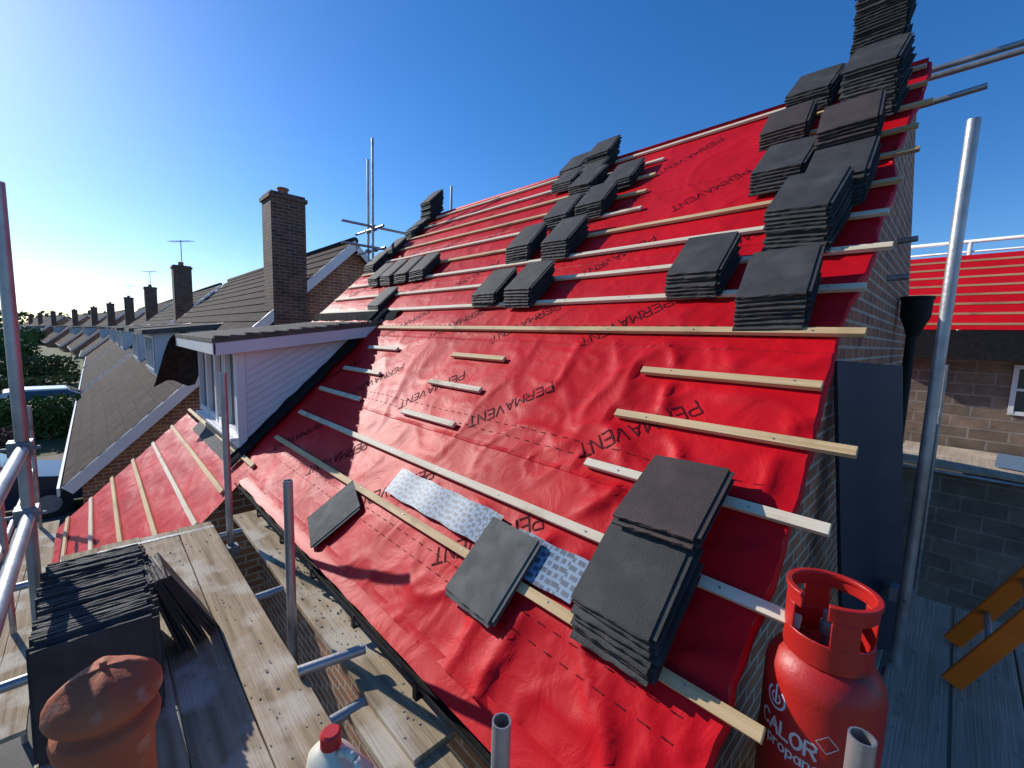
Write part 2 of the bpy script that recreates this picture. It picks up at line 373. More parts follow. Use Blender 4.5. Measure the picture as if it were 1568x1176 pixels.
# ---------------- dormer
dm=house
XD0,XD1=-7.75,-5.42
def ztop(y):return -.10+(y-.88)*.137
yF=1.12
mesh('dormer_cheek',[(XD1,yF,zroof(yF)-.05),(XD1,2.75,zroof(2.75)-.05),(XD1,2.75,ztop(2.75)-.12),(XD1,yF,ztop(yF)-.12),
 (XD0,yF,zroof(yF)-.05),(XD0,2.75,zroof(2.75)-.05),(XD0,2.75,ztop(2.75)-.12),(XD0,yF,ztop(yF)-.12)],
 [(0,1,2,3),(7,6,5,4),(3,2,6,7)],M['clad'],dm)
g=G()
for c in range(1,10):
    o=c*.15
    pts=[]
    for i in range(40):
        y=yF+(2.6-yF)*i/39;z=zroof(y)*0.62+(-1.0+o*1.4)*.38
        if zroof(y)<z<ztop(y)-.14:pts.append((y,z))
    if len(pts)>1:
        (y0,z0),(y1,z1)=pts[0],pts[-1]
        g.add([V((XD1+.002,y0,z0)),V((XD1+.002,y1,z1)),V((XD1+.007,y1,z1+.012)),V((XD1+.007,y0,z0+.012)),V((XD1+.002,y1,z1+.016)),V((XD1+.002,y0,z0+.016))],[(0,1,2,3),(3,2,4,5)])
if g.v:g.out('cheek_board_grooves',M['clad'],dm)
box('dormer_corner_post',(XD1-.06,yF-.03,-1.40),(XD1+.012,yF+.06,ztop(yF)-.13),M['white'],dm,bevel=.004)
zf0,zf1=-1.40,ztop(yF)-.13
box('dormer_front_panel',(XD0,yF-.005,zf0),(XD1-.06,yF+.04,zf0+.16),M['white'],dm)
box('window_sill',(XD0+.1,yF-.10,zf0+.16),(XD1-.02,yF+.04,zf0+.20),M['white'],dm,bevel=.005)
box('window_glass',(XD0,yF+.03,zf0+.2),(XD1-.06,yF+.04,zf1),M['glass'],dm)
g=G()
ws=[XD0,XD0+.6,XD0+1.18,XD0+1.75,XD1-.06]
g.box((XD0,yF-.02,zf1-.09),(XD1-.062,yF+.03,zf1));g.box((XD0,yF-.02,zf0+.2),(XD1-.062,yF+.03,zf0+.28))
for i,x in enumerate(ws):
    xa=max(XD0,x-.05);xb=min(XD1-.065,x+.05)
    g.box((xa,yF-.03,zf0+.202),(xb,yF+.029,zf1-.001))
g.out('window_frame',M['white'],dm,bevel=.004)
box('open_casement',(XD1-.62,yF-.045,zf0+.27),(XD1-.58,yF-.031,zf1-.1),M['white'],dm)
def slab(name,x0,x1,y0,y1,th,m,up=0,par=None):
    vs=[V((x,y,ztop(y)+up-d)) for d in (th,0) for (x,y) in ((x0,y0),(x1,y0),(x1,y1),(x0,y1))]
    return mesh(name,vs,BF,m,par,bevel=.004)
slab('dormer_roof_deck',XD0-.22,XD1+.17,.86,2.9,.05,M['felt'],.0,dm)
slab('dormer_bargeboard',XD1+.135,XD1+.16,.87,2.72,.13,M['clad'],-.052,dm)
slab('dormer_soffit',XD0-.2,XD1+.13,.90,2.7,.02,M['white'],-.14,dm)
box('dormer_front_fascia',(XD0-.21,.865,-.27),(XD1+.16,.89,-.155),M['white'],dm)
g=G()
for k in range(14):
    y=.88+k*.14;g.box((XD1+.1,y,ztop(y)-.002),(XD1+.19,y+.13,ztop(y)+.018+random.uniform(0,.012)))
g.out('dormer_roof_edge_slates',M['felt'],dm,bevel=.003)
vs=[];nn=60
for j in range(nn+1):
    y=.98+(2.85-.98)*j/nn;t=y/CT
    w=.16+.07*noise.noise(V((y*5,0,0)));w2=.06+.02*noise.noise(V((y*6,5,0)))
    hh=.03+.03*noise.noise(V((y*7,2,0)))
    vs+=[V((XD1+.006,y,zroof(y)+w2+.05)),V((XD1+.03,y,zroof(y)+.05)),R(XD1+w*.6,t,hh+.035),R(XD1+w,t,.012+abs(hh)*.4)]
fs=[]
for j in range(nn):
    for k in range(3):
        a=j*4+k;fs.append((a,a+1,a+5,a+4))
mesh('dormer_flashing',vs,fs,M['bfelt'],dm,smooth=True)
vs=[];nn=30
for j in range(nn+1):
    x=XD0+(XD1+.45-XD0)*j/nn
    vs+=[V((x,2.72,ztop(2.72)+.01)),R(x,2.80/CT,.035+.02*noise.noise(V((x*6,1,1)))),R(x,(2.88+.04*noise.noise(V((x*4,6,1))))/CT,.012)]
fs=[]
for j in range(nn):
    for k in range(2):
        a=j*3+k;fs.append((a,a+3,a+4,a+1))
mesh('dormer_back_flashing',vs,fs,M['bfelt'],dm,smooth=True)
vs=[];n1=10;n2=6
for j in range(n1+1):
    for i in range(n2+1):
        a=j/n1;b=i/n2
        vs.append(V((XD0-.22-.35*a+.05*math.sin(b*5+a*3),.86+.5*b-.25*a,-.11-.75*a**1.3+.05*math.sin(b*7+a*5))))
fs=[(j*(n2+1)+i,j*(n2+1)+i+1,(j+1)*(n2+1)+i+1,(j+1)*(n2+1)+i) for j in range(n1) for i in range(n2)]
mesh('hanging_felt',vs,fs,M['bfelt'],dm,smooth=True)
mesh('lead_apron',[(XD0,yF-.03,-1.37),(XD1+.02,yF-.03,-1.37),(XD1+.06,.98,-1.49),(XD0,.98,-1.49)],[(0,1,2,3)],M['lead'],dm)
# ---------------- tiles
def tile(g,org,ux,uw,un,wd=.33,ln=.42,th=.013,N=10):
    vs=[]
    for i in range(N+1):
        u=wd*i/N;jt=random.uniform(-.004,.003);jb=random.uniform(-.003,.002);jz=random.uniform(-.003,.0015)
        cam=.002*math.sin(math.pi*i/N)
        c=org+ux*u
        vs+=[c+uw*(.003+jt)+un*(th+cam-.003),c+uw*(.010)+un*(th+cam),c+uw*ln+un*(th+cam),c+uw*(ln)+un*cam,c+uw*(jb+.002)+un*(jz+cam)]
    fs=[(0,1,2,3,4),tuple(5*N+k for k in (4,3,2,1,0))]
    for i in range(N):
        for k in range(5):
            a=5*i+k;b=5*i+(k+1)%5;fs.append((a,a+5,b+5,b))
    g.add(vs,fs)
    o=org+ux*wd;p=[o+uw*.02+un*.001,o+ux*.022+uw*.02+un*.001,o+ux*.022+uw*(ln-.01)+un*.001,o+uw*(ln-.01)+un*.001]
    g.add(p+[q+un*.006 for q in p],BF)
def stack(x,y,n,m='tile',yaw=0,drift=.96,sp=.0185,base=.03,name='roof_tile_stack',h0=0,w0=0,loose=.005,tilt=0):
    g=G();t=y/CT
    a0=math.radians(yaw)
    for k in range(n):
        a=a0+math.radians(random.uniform(-1.8,1.8));h=base+h0+k*sp
        ux=V((1,0,0))*math.cos(a)+ET*math.sin(a);uw=-V((1,0,0))*math.sin(a)+ET*math.cos(a)
        b=math.radians(tilt+random.uniform(-.5,.5))
        uw=uw*math.cos(b)-NRM*math.sin(b);un=ux.cross(uw)
        o=R(x+random.uniform(-loose,loose),t+w0+(k*sp+h0)*drift+random.uniform(-loose,loose),h)
        tile(g,o,ux,uw,un)
    return g.out(name,M[m],None)
stack(-.955,1.315,7,yaw=-1,loose=.009,tilt=1)
stack(-.93,1.70,2,m='brown',yaw=1,h0=.138,w0=-.220,base=.035,tilt=17,loose=.010)
stack(-3.24,1.09,1,m='tilegrey',yaw=-22,base=.02,name='loose_roof_tile')
stack(-1.64,1.20,2,m='tilegrey',yaw=-2,base=.03,name='loose_roof_tile')
S=[(-3.5,2.82,6),(-3.0,2.80,7),(-5.93,2.86,3),(-6.8,3.29,6),(-6.38,3.29,6),(-5.95,3.29,6),(-5.52,3.29,6),(-7.62,3.62,6),(-7.55,3.95,5),(-7.55,4.4,5),
(-3.6,3.36,7),(-3.05,3.34,7),(-3.45,3.79,6),(-3.02,3.82,7),(-3.5,4.28,6),(-2.95,4.22,5),(-3.97,4.5,5),(-3.6,4.62,5),
(-1.42,2.82,7),(-.89,2.60,8),(-.93,3.10,12),(-.84,3.43,8),(-1.24,3.70,7),(-.86,3.80,11),(-1.38,4.25,6),(-1.32,4.66,8),(-.84,4.30,16)]
for i,(x,y,n) in enumerate(S):
    big=n>9
    stack(x,y,n,m='brown' if (x,y) in ((-.86,3.80),(-1.38,4.25)) else 'tile',yaw=random.uniform(-5,5),loose=.014 if big else .007,sp=random.uniform(.0175,.020))
for (x,n) in ((-7.55,16),(-4.05,6),(-3.62,9),(-.88,30)):
    stack(x,4.74,n,yaw=random.uniform(-4,4),loose=.014)
def vstrip(x0,x1,y0,y1,lift):
    vs=[];n=max(4,int((x1-x0)/.04))
    for i in range(n+1):
        x=x0+(x1-x0)*i/n
        for t in (y0/CT,y1/CT):vs.append(R(x,t+.004*math.sin(i*.9),lift+.003*math.sin(i*.7)))
    mesh('ventilation_strip',vs,[(2*i,2*i+2,2*i+3,2*i+1) for i in range(n)],M['foil'],None,smooth=True)
vstrip(-2.66,-1.60,1.405,1.545,.026)
vstrip(-1.46,-1.02,1.385,1.525,.030)
# ---------------- scaffolding
sc=empty('scaffolding')
g=G()
T=g.tube
T((-2.40,.71,GZ),(-2.40,.70,-.79))
T((-3.80,.69,GZ),(-3.84,.69,-.33))
T((-.70,.68,GZ),(-.70,.68,-.95))
T((-.06,1.10,GZ),(-.06,1.10,-.80))
T((-3.12,-.275,GZ),(-3.05,-.27,.62))
T((-.085,2.86,GZ),(-.055,2.86,1.02))
T((-3.02,-.27,-.60),(1.2,-.27,-.60));T((-3.05,-.27,-.93),(1.2,-.27,-.93))
T((-4.3,.52,-1.72),(1.2,.52,-1.72))
for x in (-4.0,-2.9,-1.72,-.6):T((x,-.45,-1.67),(x,1.02,-1.67))
T((-1.98,.60,-1.57),(-1.88,.88,-1.54))
T((-3.0,.30,-2.9),(-10.5,.30,-2.9));T((-9.5,-.75,-2.2),(-3.0,-.75,-2.2));T((-9.5,-.75,-1.75),(-3.0,-.75,-1.75));T((-9.3,-.72,GZ),(-9.3,-.72,-1.2));T((-6.2,-.72,GZ),(-6.2,-.72,-1.2))
T((-8.3,4.1,GZ),(-8.3,4.1,3.75));T((-8.6,4.15,GZ),(-8.6,4.15,3.45))
T((-9.1,4.12,2.05),(-7.9,4.12,2.05));T((-9.1,4.16,1.65),(-7.9,4.16,1.65));T((-8.35,3.5,2.1),(-8.35,5.3,2.1));T((-8.35,3.5,1.7),(-8.35,5.3,1.7))
T((-7.35,5.3,0),(-7.35,5.3,2.95))
T((-.75,5.25,2.36),(2.5,5.25,2.36));T((-.75,5.32,2.33),(2.5,5.32,2.33));T((-.6,5.2,2.06),(-.05,5.2,2.09));T((-.6,5.0,.9),(-.33,5.0,.92));T((-.6,4.6,.55),(-.33,4.6,.56))
T((1.35,3.6,GZ),(1.35,3.6,-.3));T((-.1,3.62,-1.7),(1.5,3.62,-1.7));T((-.1,1.2,-1.7),(1.5,1.2,-1.7))
T((-.10,4.35,GZ),(-.10,4.35,-1.2));T((-.1,8.3,GZ),(-.1,8.3,-.2));T((1.9,8.3,GZ),(1.9,8.3,-.2));T((-.5,8.35,-1.68),(5,8.35,-1.68))
g.out('scaffold_tubes',M['steel'],sc,smooth=True,auto=True)
g=G()
for (x,y,z) in [(-3.8,.69,-1.72),(-.7,.69,-1.72),(-3.08,-.28,-.6),(-3.08,-.28,-.93),(-.07,2.86,-1.7),(-8.3,4.12,2.05),(-8.3,4.14,1.65),(-8.6,4.14,2.05),(-8.6,4.14,1.65),(-8.35,4.12,2.1),(-.085,2.9,-1.25)]:
    g.box((x-.045,y-.04,z-.035),(x+.045,y+.045,z+.035));g.tube((x+.02,y-.07,z),(x+.02,y+.07,z),.009,seg=8,hollow=False)
g.out('scaffold_couplers',M['steeld'],sc,bevel=.010)
def board_x(g,x0,x1,y0,w,z,th=.038):
    k=max(2,int((x1-x0)/.25));vs=[];a=random.uniform(-.004,.004)
    for i in range(k+1):
        x=x0+(x1-x0)*i/k;e1=random.uniform(-.003,.003);e2=random.uniform(-.003,.003);zz=z+a+.004*math.sin(i*.8)
        vs+=[V((x,y0+e1,zz-th)),V((x,y0+w+e2,zz-th)),V((x,y0+w+e2,zz)),V((x,y0+e1,zz))]
    fs=[(3,2,1,0),tuple(4*k+i for i in range(4))]
    for i in range(k):
        for s in range(4):
            p=4*i+s;q=4*i+(s+1)%4;fs.append((p,q,q+4,p+4))
    g.add(vs,fs)
g=G()
for i,(y,w_) in enumerate(((-.24,.182),(-.052,.222),(.176,.218),(.400,.222))):
    board_x(g,-4.12-random.uniform(0,.1),1.0,y,w_,-1.6)
board_x(g,-4.3,-1.3,.80,.20,-1.635)
board_x(g,-1.75,1.0,.715,.225,-1.66)
board_x(g,-9.5,-4.6,-.75,.225,-3.05);board_x(g,-9.5,-4.6,-.98,.225,-3.05)
g.out('scaffold_boards',M['wood'],sc,bevel=.004)
g=G()
for y,w_ in ((-.24,.182),(-.052,.222),(.176,.218),(.400,.222)):g.box((-4.09,y-.002,-1.64),(-4.05,y+w_+.002,-1.597))
g.out('board_end_bands',M['steeld'],sc)
def board_y(g,y0,y1,x0,w,z,th=.038):
    g.box((x0,y0,z-th),(x0+w,y1,z))
g=G()
for i,x in enumerate((-.36,-.10,.135,.37,.605,.84,1.075)):
    board_y(g,.9,3.75+random.uniform(-.05,.05),x,.225 if i else .235,-1.6+random.uniform(-.006,.006))
for i in range(8):
    g.box((-.5,8.35+i*.232,-1.64),(5,8.35+i*.232+.225,-1.6+random.uniform(-.005,.005)))
g.out('scaffold_boards_side',M['woody'],sc,bevel=.004)
g=G();rc=random.Random(11)
def crumb(c,s):
    vs=[c+V((rc.uniform(.5,1)*s*a,rc.uniform(.5,1)*s*b,(rc.uniform(.3,.8)*s if k else 0))) for k in (0,1) for a,b in ((-1,-1),(1,-1),(1,1),(-1,1))]
    g.add(vs,BF)
for i in range(260):
    crumb(V((rc.uniform(-4.0,-.9),rc.uniform(-.2,.6),-1.594)),rc.uniform(.002,.007))
for i in range(160):
    crumb(V((rc.uniform(-4.2,-1.4),rc.uniform(.82,.98),-1.630)),rc.uniform(.002,.008))
for i in range(120):
    crumb(V((rc.uniform(-.05,1.2),rc.uniform(1.5,3.6),-1.594)),rc.uniform(.003,.010))
g.out('mortar_crumbs',M['mortar'],None)
# ---------------- gas cylinder
gc=empty('gas_cylinder',(-.20,1.62,-1.6))
r=.160
g=G();g.lathe([(.12,0),(.135,0),(.135,.05),(.12,.06),(r-.02,.075),(r,.11),(r,.30),(r+.003,.305),(r+.003,.325),(r,.33),(r,.55),(r-.006,.585),(r-.03,.625),(r-.07,.655),(.04,.668),(.0,.67)],(0,0,0),64)
g.out('body',M['redpaint'],gc,smooth=True)
g=G()
def arcwall(rr,a0,a1,z0,z1,th=.006,seg=24):
    vs=[]
    for i in range(seg+1):
        a=math.radians(a0+(a1-a0)*i/seg);c,s_=math.cos(a),math.sin(a)
        vs+=[V((rr*c,rr*s_,z0)),V(((rr+th)*c,(rr+th)*s_,z0)),V(((rr+th)*c,(rr+th)*s_,z1)),V((rr*c,rr*s_,z1))]
    fs=[(3,2,1,0),tuple(4*seg+i for i in range(4))]
    for i in range(seg):
        for k in range(4):
            p=4*i+k;q=4*i+(k+1)%4;fs.append((p,q,q+4,p+4))
    g.add(vs,fs)
arcwall(.112,0,359.9,.64,.72)
for a in (-80,10,100,190):arcwall(.112,a,a+38,.718,.80,seg=8)
arcwall(.112,-85,240,.798,.845,seg=40);arcwall(.106,-85,240,.835,.85,th=.018,seg=40)
g.out('collar',M['redpaint'],gc,smooth=True,auto=True,bevel=.004)
g=G();g.lathe([(0,.77),(.018,.77),(.018,.74),(.024,.735),(.024,.70),(.016,.69),(.016,.66)],(0,0,0),16);g.tube((0,0,.725),(.06,-.02,.725),.014,hollow=False);g.out('valve',M['steeld'],gc,smooth=True,auto=True)
g=G()
def cyl(a0,z0,rr=r+.0012):
    def f(a,b):
        ph=math.radians(-90)+a0+a/rr
        return V((rr*math.cos(ph),rr*math.sin(ph),z0+b))
    return f
text(g,'CALOR',.045,cyl(-.92,.387),w=.19,track=.2)
text(g,'propane',.036,cyl(-.72,.343,r+.0012),w=.15,track=.2)
strip(g,[(.032*math.cos(math.radians(a)),.032*math.sin(math.radians(a))) for a in range(-230,51,10)],.007,cyl(-.62,.495))
strip(g,[(0,-.01),(0,.042)],.007,cyl(-.62,.495));strip(g,[(.016*math.cos(math.radians(a)),.016*math.sin(math.radians(a))) for a in range(-230,51,14)],.005,cyl(-.62,.495))
strip(g,[(0,-.028),(.028,0),(0,.028),(-.028,0),(0,-.028)],.0025,cyl(.30,.45))
g.out('lettering',M['letter'],gc)
# ---------------- chimney pot on deck
cp=empty('chimney_pot',(-1.62,-.03,-1.6))
g=G();g.lathe([(r_*.74,z_) for r_,z_ in [(.13,0),(.155,0),(.16,.03),(.145,.05),(.138,.30),(.142,.40),(.160,.42),(.165,.45),(.158,.47),(.13,.475),(.128,.50),(.168,.512),(.176,.525),(.172,.54),(.155,.565),(.118,.590),(.07,.608),(.03,.616),(.012,.62),(.010,.635),(0,.637)]],(0,0,0),56)
o=g.out('pot',M['terra'],cp,smooth=True)
for v in o.data.vertices:
    if v.co.z>.53:
        a=math.atan2(v.co.y,v.co.x);k=.012*abs(math.cos(2*a))**6*min(1,(v.co.xy.length)/.04)
        v.co.z+=k
# ---------------- tiles standing on edge on deck
g=G()
random.seed(3)
x=-2.16;i=0
while x>-2.98:
    tl=.10+.05*math.sin(i*.5)+random.uniform(-.03,.03);jy=random.uniform(-.014,.014);jz=random.uniform(0,.014)
    un=V((math.cos(tl),0,math.sin(tl)));uw=V((-math.sin(tl),0,math.cos(tl)))
    org=V((x,-.225+jy,-1.592+jz))
    tile(g,org+uw*.42,V((0,1,0)),-uw,un,wd=.335)
    x-=.0225;i+=1
g.out('roof_tile_row',M['tile'],None)
g=G()
for i in range(9):
    l=math.radians(15+1.6*i+random.uniform(-1,1))
    uw=V((0,-math.sin(l),math.cos(l)));yw=math.radians(random.uniform(-3,3)-4)
    ux=V((-math.cos(yw),math.sin(yw),0));ux=(ux-uw*ux.dot(uw)).normalized();un=V((0,math.cos(l),math.sin(l)))
    o=V((-2.50+random.uniform(-.02,.02)-.012*i,.225+.021*i,-1.59))
    tile(g,o+uw*.42,ux,-uw,un)
g.out('leaning_roof_tiles',M['tile'],None)
# ---------------- jerrycan
jc=empty('plastic_jerrycan',(-1.17,.47,-1.6))
def ringxy(hx,hy,z,n=32,p=4):
    out=[]
    for i in range(n):
        a=2*math.pi*i/n;c,s_=math.cos(a),math.sin(a)
        out.append(V((hx*math.copysign(abs(c)**(2/p),c),hy*math.copysign(abs(s_)**(2/p),s_),z)))
    return out
lv=[(.085,.06,0),(.095,.07,.012),(.098,.072,.10),(.098,.072,.24),(.092,.068,.275),(.07,.055,.315),(.04,.035,.335),(.024,.024,.345),(.024,.024,.365)]
vs=[];
for hx,hy,z in lv:
    rg=ringxy(hx,hy,z,p=5 if z<.3 else 2.4)
    if z>.3:rg=[q+V((-.045,0,0)) for q in rg]
    elif z>.27:rg=[q+V((-.01,0,0)) for q in rg]
    vs+=rg
fs=[tuple(reversed(range(32)))]
for k in range(len(lv)-1):
    for i in range(32):
        j=(i+1)%32;fs.append((k*32+i,k*32+j,(k+1)*32+j,(k+1)*32+i))
mesh('body',vs,fs,M['jug'],jc,smooth=True)
g=G();g.lathe([(.0,.395),(.024,.395),(.03,.388),(.031,.35),(.029,.348)],(-.045,0,0),24);g.out('cap',M['cap'],jc,smooth=True,auto=True)
hp=[(-.01,.335),(.02,.355),(.055,.35),(.082,.315),(.09,.26)]
g=G()
for a,b in zip(hp,hp[1:]):g.tube((a[0],0,a[1]),(b[0],0,b[1]),.012,seg=12,hollow=False)
g.out('handle',M['jug'],jc,smooth=True)
jc.rotation_euler=(0,0,math.radians(20))
# ---------------- ladder, navy board, hopper
ld=empty('ladder')
d=V((.42,0,.9)).normalized()
g=G()
for y in (2.88,3.30):
    p=V((.13,y,-1.59));sx=V((d.z,0,-d.x))*.038;sy=V((0,.014,0))
    q=[p-sx-sy,p+sx-sy,p+sx+sy,p-sx+sy];g.add(q+[v+d*3.2 for v in q],BF)
g.out('stiles',M['orange'],ld,bevel=.004)
g=G()
for i in range(12):
    c=V((.13,0,-1.59))+d*(.25+.25*i);g.tube((c.x,2.89,c.z),(c.x,3.29,c.z),.014,hollow=False)
g.out('rungs',M['steel'],ld,smooth=True)
q=[V((-.27,2.76,-1.595)),V((-.05,3.03,-1.595)),V((-.195,3.03,-.09)),V((-.43,2.74,-.07))]
o_=V((-.02,.016,0))
mesh('dark_sheet_board',q+[v+o_ for v in q],BF,M['navy'],None,bevel=.002)
rh=empty('rainwater_downpipe')
g=G();g.lathe([(.0,-.18),(.05,-.18),(.07,-.1),(.11,0),(.115,.16),(.125,.165),(.125,.19),(.105,.19),(.10,.05)],(-.32,5.6,.30),28);g.tube((-.33,5.6,.15),(-.33,5.6,GZ),.04,hollow=False);g.out('pipe_and_hopper',M['black'],rh,smooth=True,auto=True)
# ---------------- rear building
rb=empty('stone_house')
box('upper_wall',(-1.2,10.3,-1.64),(7,16,.30),M['block'],rb)
box('lower_wall',(-1.2,10.25,GZ),(7,10.29,-1.7),M['blockgrey'],rb)
box('projecting_lower_wall',(-.5,8.6,GZ),(7,8.8,-1.75),M['blockgrey'],rb)
mesh('roof_membrane',[(-1.3,9.95,.33),(7.2,9.95,.33),(7.2,12.2,1.83),(-1.3,12.2,1.83)],[(0,1,2,3)],M['mem'],rb)
mesh('roof_back',[(-1.3,12.2,1.83),(7.2,12.2,1.83),(7.2,16.5,-.3),(-1.3,16.5,-.3)],[(0,1,2,3)],M['mem'],rb)
box('eaves_fascia',(-1.3,9.93,-.14),(7.2,9.96,.32),M['black'],rb)
box('soffit',(-1.3,9.96,-.12),(7.2,10.3,-.10),M['black'],rb)
g=G()
for i in range(8):
    y=10.05+i*.27;z=.33+(y-9.95)*.667;g.box((-1.3,y,z+.01),(7,y+.05,z+.045))
g.out('roof_battens',M['batten'],rb)
g=G()
g.box((.62,10.27,-.98),(1.9,10.295,-.92));g.box((.62,10.27,-.26),(1.9,10.295,-.20))
for x in (.62,1.02,1.42,1.84):g.box((x,10.265,-.96),(x+.06,10.294,-.24))
g.box((.62,10.272,-.6),(1.9,10.293,-.56))
g.out('window_frame',M['white'],rb)
box('window_glass',(.64,10.286,-.95),(1.88,10.298,-.24),M['glass'],rb)
gr=empty('guard_rail')
g=G()
g.tube((-1.3,12.6,2.15),(7,12.6,2.15),.035);g.tube((-1.3,12.6,1.95),(7,12.6,1.95),.02)
for i in range(9):g.tube((-1.0+i*.95,12.6,-1),(-1.0+i*.95,12.6,2.15),.035)
g.out('rails',M['white'],gr,smooth=True)
vs=[V((.5,8.9,-1.585)),V((.95,8.8,-1.585)),V((1.0,9.5,-1.50)),V((.55,9.6,-1.50))]
mesh('ventilation_strip',vs,[(0,1,2,3)],M['foil'],None)
# ---------------- neighbours
def build_neighbour_meshes():
    L_=14.2;g=G();t=-.72;tend=6.86
    while t<tend:
        t1=min(t+.345,tend)
        g.add([R(0,t,.045),R(-L_,t,.045),R(-L_,t1+.01,.02),R(0,t1+.01,.02),R(0,t,.0),R(-L_,t,.0)],[(0,3,2,1),(0,1,5,4)])
        t+=.345
    g2=G();yr=4.95;zr=Z0+.96*yr+.02
    g2.add([V((0,yr,zr)),V((-L_,yr,zr)),V((-L_,9.9,zr-4.75)),V((0,9.9,zr-4.75))],[(0,1,2,3)])
    objs=[('roof_tiles',g,M['tileroof'],False),('roof_back',g2,M['tileroof'],False)]
    g=G();prof=[(-.3,GZ),(9.6,GZ),(9.6,-2.3),(4.95,2.22),(-.3,zroof(-.3)-.08)]
    n=5;vs=[V((-.25,y,z)) for y,z in prof]+[V((-13.95,y,z)) for y,z in prof]
    fs=[tuple(range(n)),tuple(reversed(range(n,2*n)))]+[(i,(i+1)%n,n+(i+1)%n,n+i) for i in range(n)]
    g.add(vs,fs);objs.append(('walls',g,M['brick'],False))
    g=G()
    for x in (0.002,-14.24):
        off=V((.035,0,0))
        a,b=R(x,-.74,-.17),R(x,6.86,-.17);c_,e=R(x,6.86,.03),R(x,-.74,.03)
        g.add([a,b,c_,e,a+off,b+off,c_+off,e+off],BF)
        a=V((x,4.95,2.10));b=V((x,9.9,-2.65));q=V((0,0,.2));g.add([a,b,b+q,a+q,a+off,b+off,b+q+off,a+q+off],BF)
    g.box((-14.2,-.62,-3.1),(0,-.58,-2.95))
    objs.append(('bargeboards',g,M['white'],False))
    g=G();g.tube((0,4.95,2.33),(-14.2,4.95,2.33),.09,hollow=False);objs.append(('ridge_tiles',g,M['tileroof2'],True))
    g=G();g.box((-.66,3.00,GZ),(0.04,3.74,2.95));g.box((-.70,2.96,2.95),(.08,3.78,3.03));g.box((-.66,3.00,3.03),(.04,3.74,3.09));objs.append(('chimney',g,M['brickdark'],False))
    g=G();g.lathe([(.11,3.09),(.12,3.13),(.1,3.22),(.13,3.24),(.13,3.27),(.08,3.28),(0,3.28)],(-.3,3.36,0),20);objs.append(('chimney_pot',g,M['terra'],True))
    gw,gr_,gg,gf=G(),G(),G(),G()
    for x0,x1 in ((-6.2,-3.6),(-11.8,-9.2)):
        ya=1.15
        gw.add([V((x1,ya,-1.4)),V((x1,2.75,zroof(2.75))),V((x1,2.75,.0)),V((x1,ya,-.2)),V((x0,ya,-1.4)),V((x0,2.75,zroof(2.75))),V((x0,2.75,.0)),V((x0,ya,-.2))],[(0,1,2,3),(7,6,5,4),(0,3,7,4)])
        gr_.add([V((x,y,z-dd)) for dd in (.12,0) for x,y,z in ((x0-.15,.9,-.1),(x1+.15,.9,-.1),(x1+.15,2.85,.16),(x0-.15,2.85,.16))],BF)
        gg.box((x0+.15,ya-.012,-1.15),(x1-.15,ya-.004,-.3))
        for i in range(5):
            xx=x0+.12+(x1-x0-.3)*i/4;gf.box((xx,ya-.04,-1.17),(xx+.06,ya-.013,-.28))
        gf.box((x0+.1,ya-.045,-1.2),(x1-.1,ya-.012,-1.14));gf.box((x0+.1,ya-.045,-.32),(x1-.1,ya-.012,-.26))
        for k in range(8):
            z=-1.3+k*.14
            yy=min(2.75,(z-Z0)/.96)
            gf.add([V((x1+.01,ya,z)),V((x1+.01,yy,z)),V((x1+.002,yy,z+.02)),V((x1+.002,ya,z+.02))],[(0,1,2,3)])
    objs+=[('dormer_walls',gw,M['clad'],False),('dormer_roofs',gr_,M['felt'],False),('dormer_glass',gg,M['glass'],False),('dormer_window_frames',gf,M['white'],False)]
    g=G();g.box((-.252,1.5,-3.2),(-.235,2.9,-2.1));g2=G()
    for y in (1.45,2.17,2.88):g2.box((-.25,y,-3.25),(-.22,y+.06,-2.05))
    g2.box((-.25,1.45,-3.27),(-.215,2.94,-3.2));g2.box((-.25,1.45,-2.1),(-.221,2.94,-2.04))
    objs+=[('gable_window_glass',g,M['glass'],False),('gable_window_frame',g2,M['white'],False)]
    out=[]
    for nme,gg_,m,sm in objs:
        me=bpy.data.meshes.new(nme);me.from_pydata([tuple(v) for v in gg_.v],[],gg_.f);me.update();boxuv(me);me.materials.append(m)
        if sm:
            for p in me.polygons:p.use_smooth=True
        out.append((nme,me))
    return out
NM=build_neighbour_meshes()
def place(x,y=0,z=0,rot=0,alt=False):
    e=empty('brick_house',(x,y,z));e.rotation_euler=(0,0,rot)
    for nme,me in NM:
        o=bpy.data.objects.new(nme,me);link(o);o.parent=e
        if alt and nme.startswith('roof'):
            o.material_slots[0].link='OBJECT';o.material_slots[0].material=M['tileroof2']
for i,(x,y,z,r_) in enumerate([(-11.0,0,0,0),(-27.2,0,-.05,0),(-43.5,.0,-.1,0),(-60,-.5,-.2,.0),(-77,-1.5,-.3,.05),(-94,-3,-.4,.08),(-112,-5.5,-.5,.1),(-131,-9,-.6,.15),(-150,-12,-.8,.15),(-172,-15,-1,.15),
   (-120,-22,-.7,.2),(-142,-26,-.8,.2),(-165,-30,-1,.2),(-100,-20,-.6,.2)]):
    place(x,y,z,r_,alt=i%2==1)
for i in range(7):place(-60-i*22,38+(i%3)*2,-.4,.1*(i%3),alt=i%2==0)
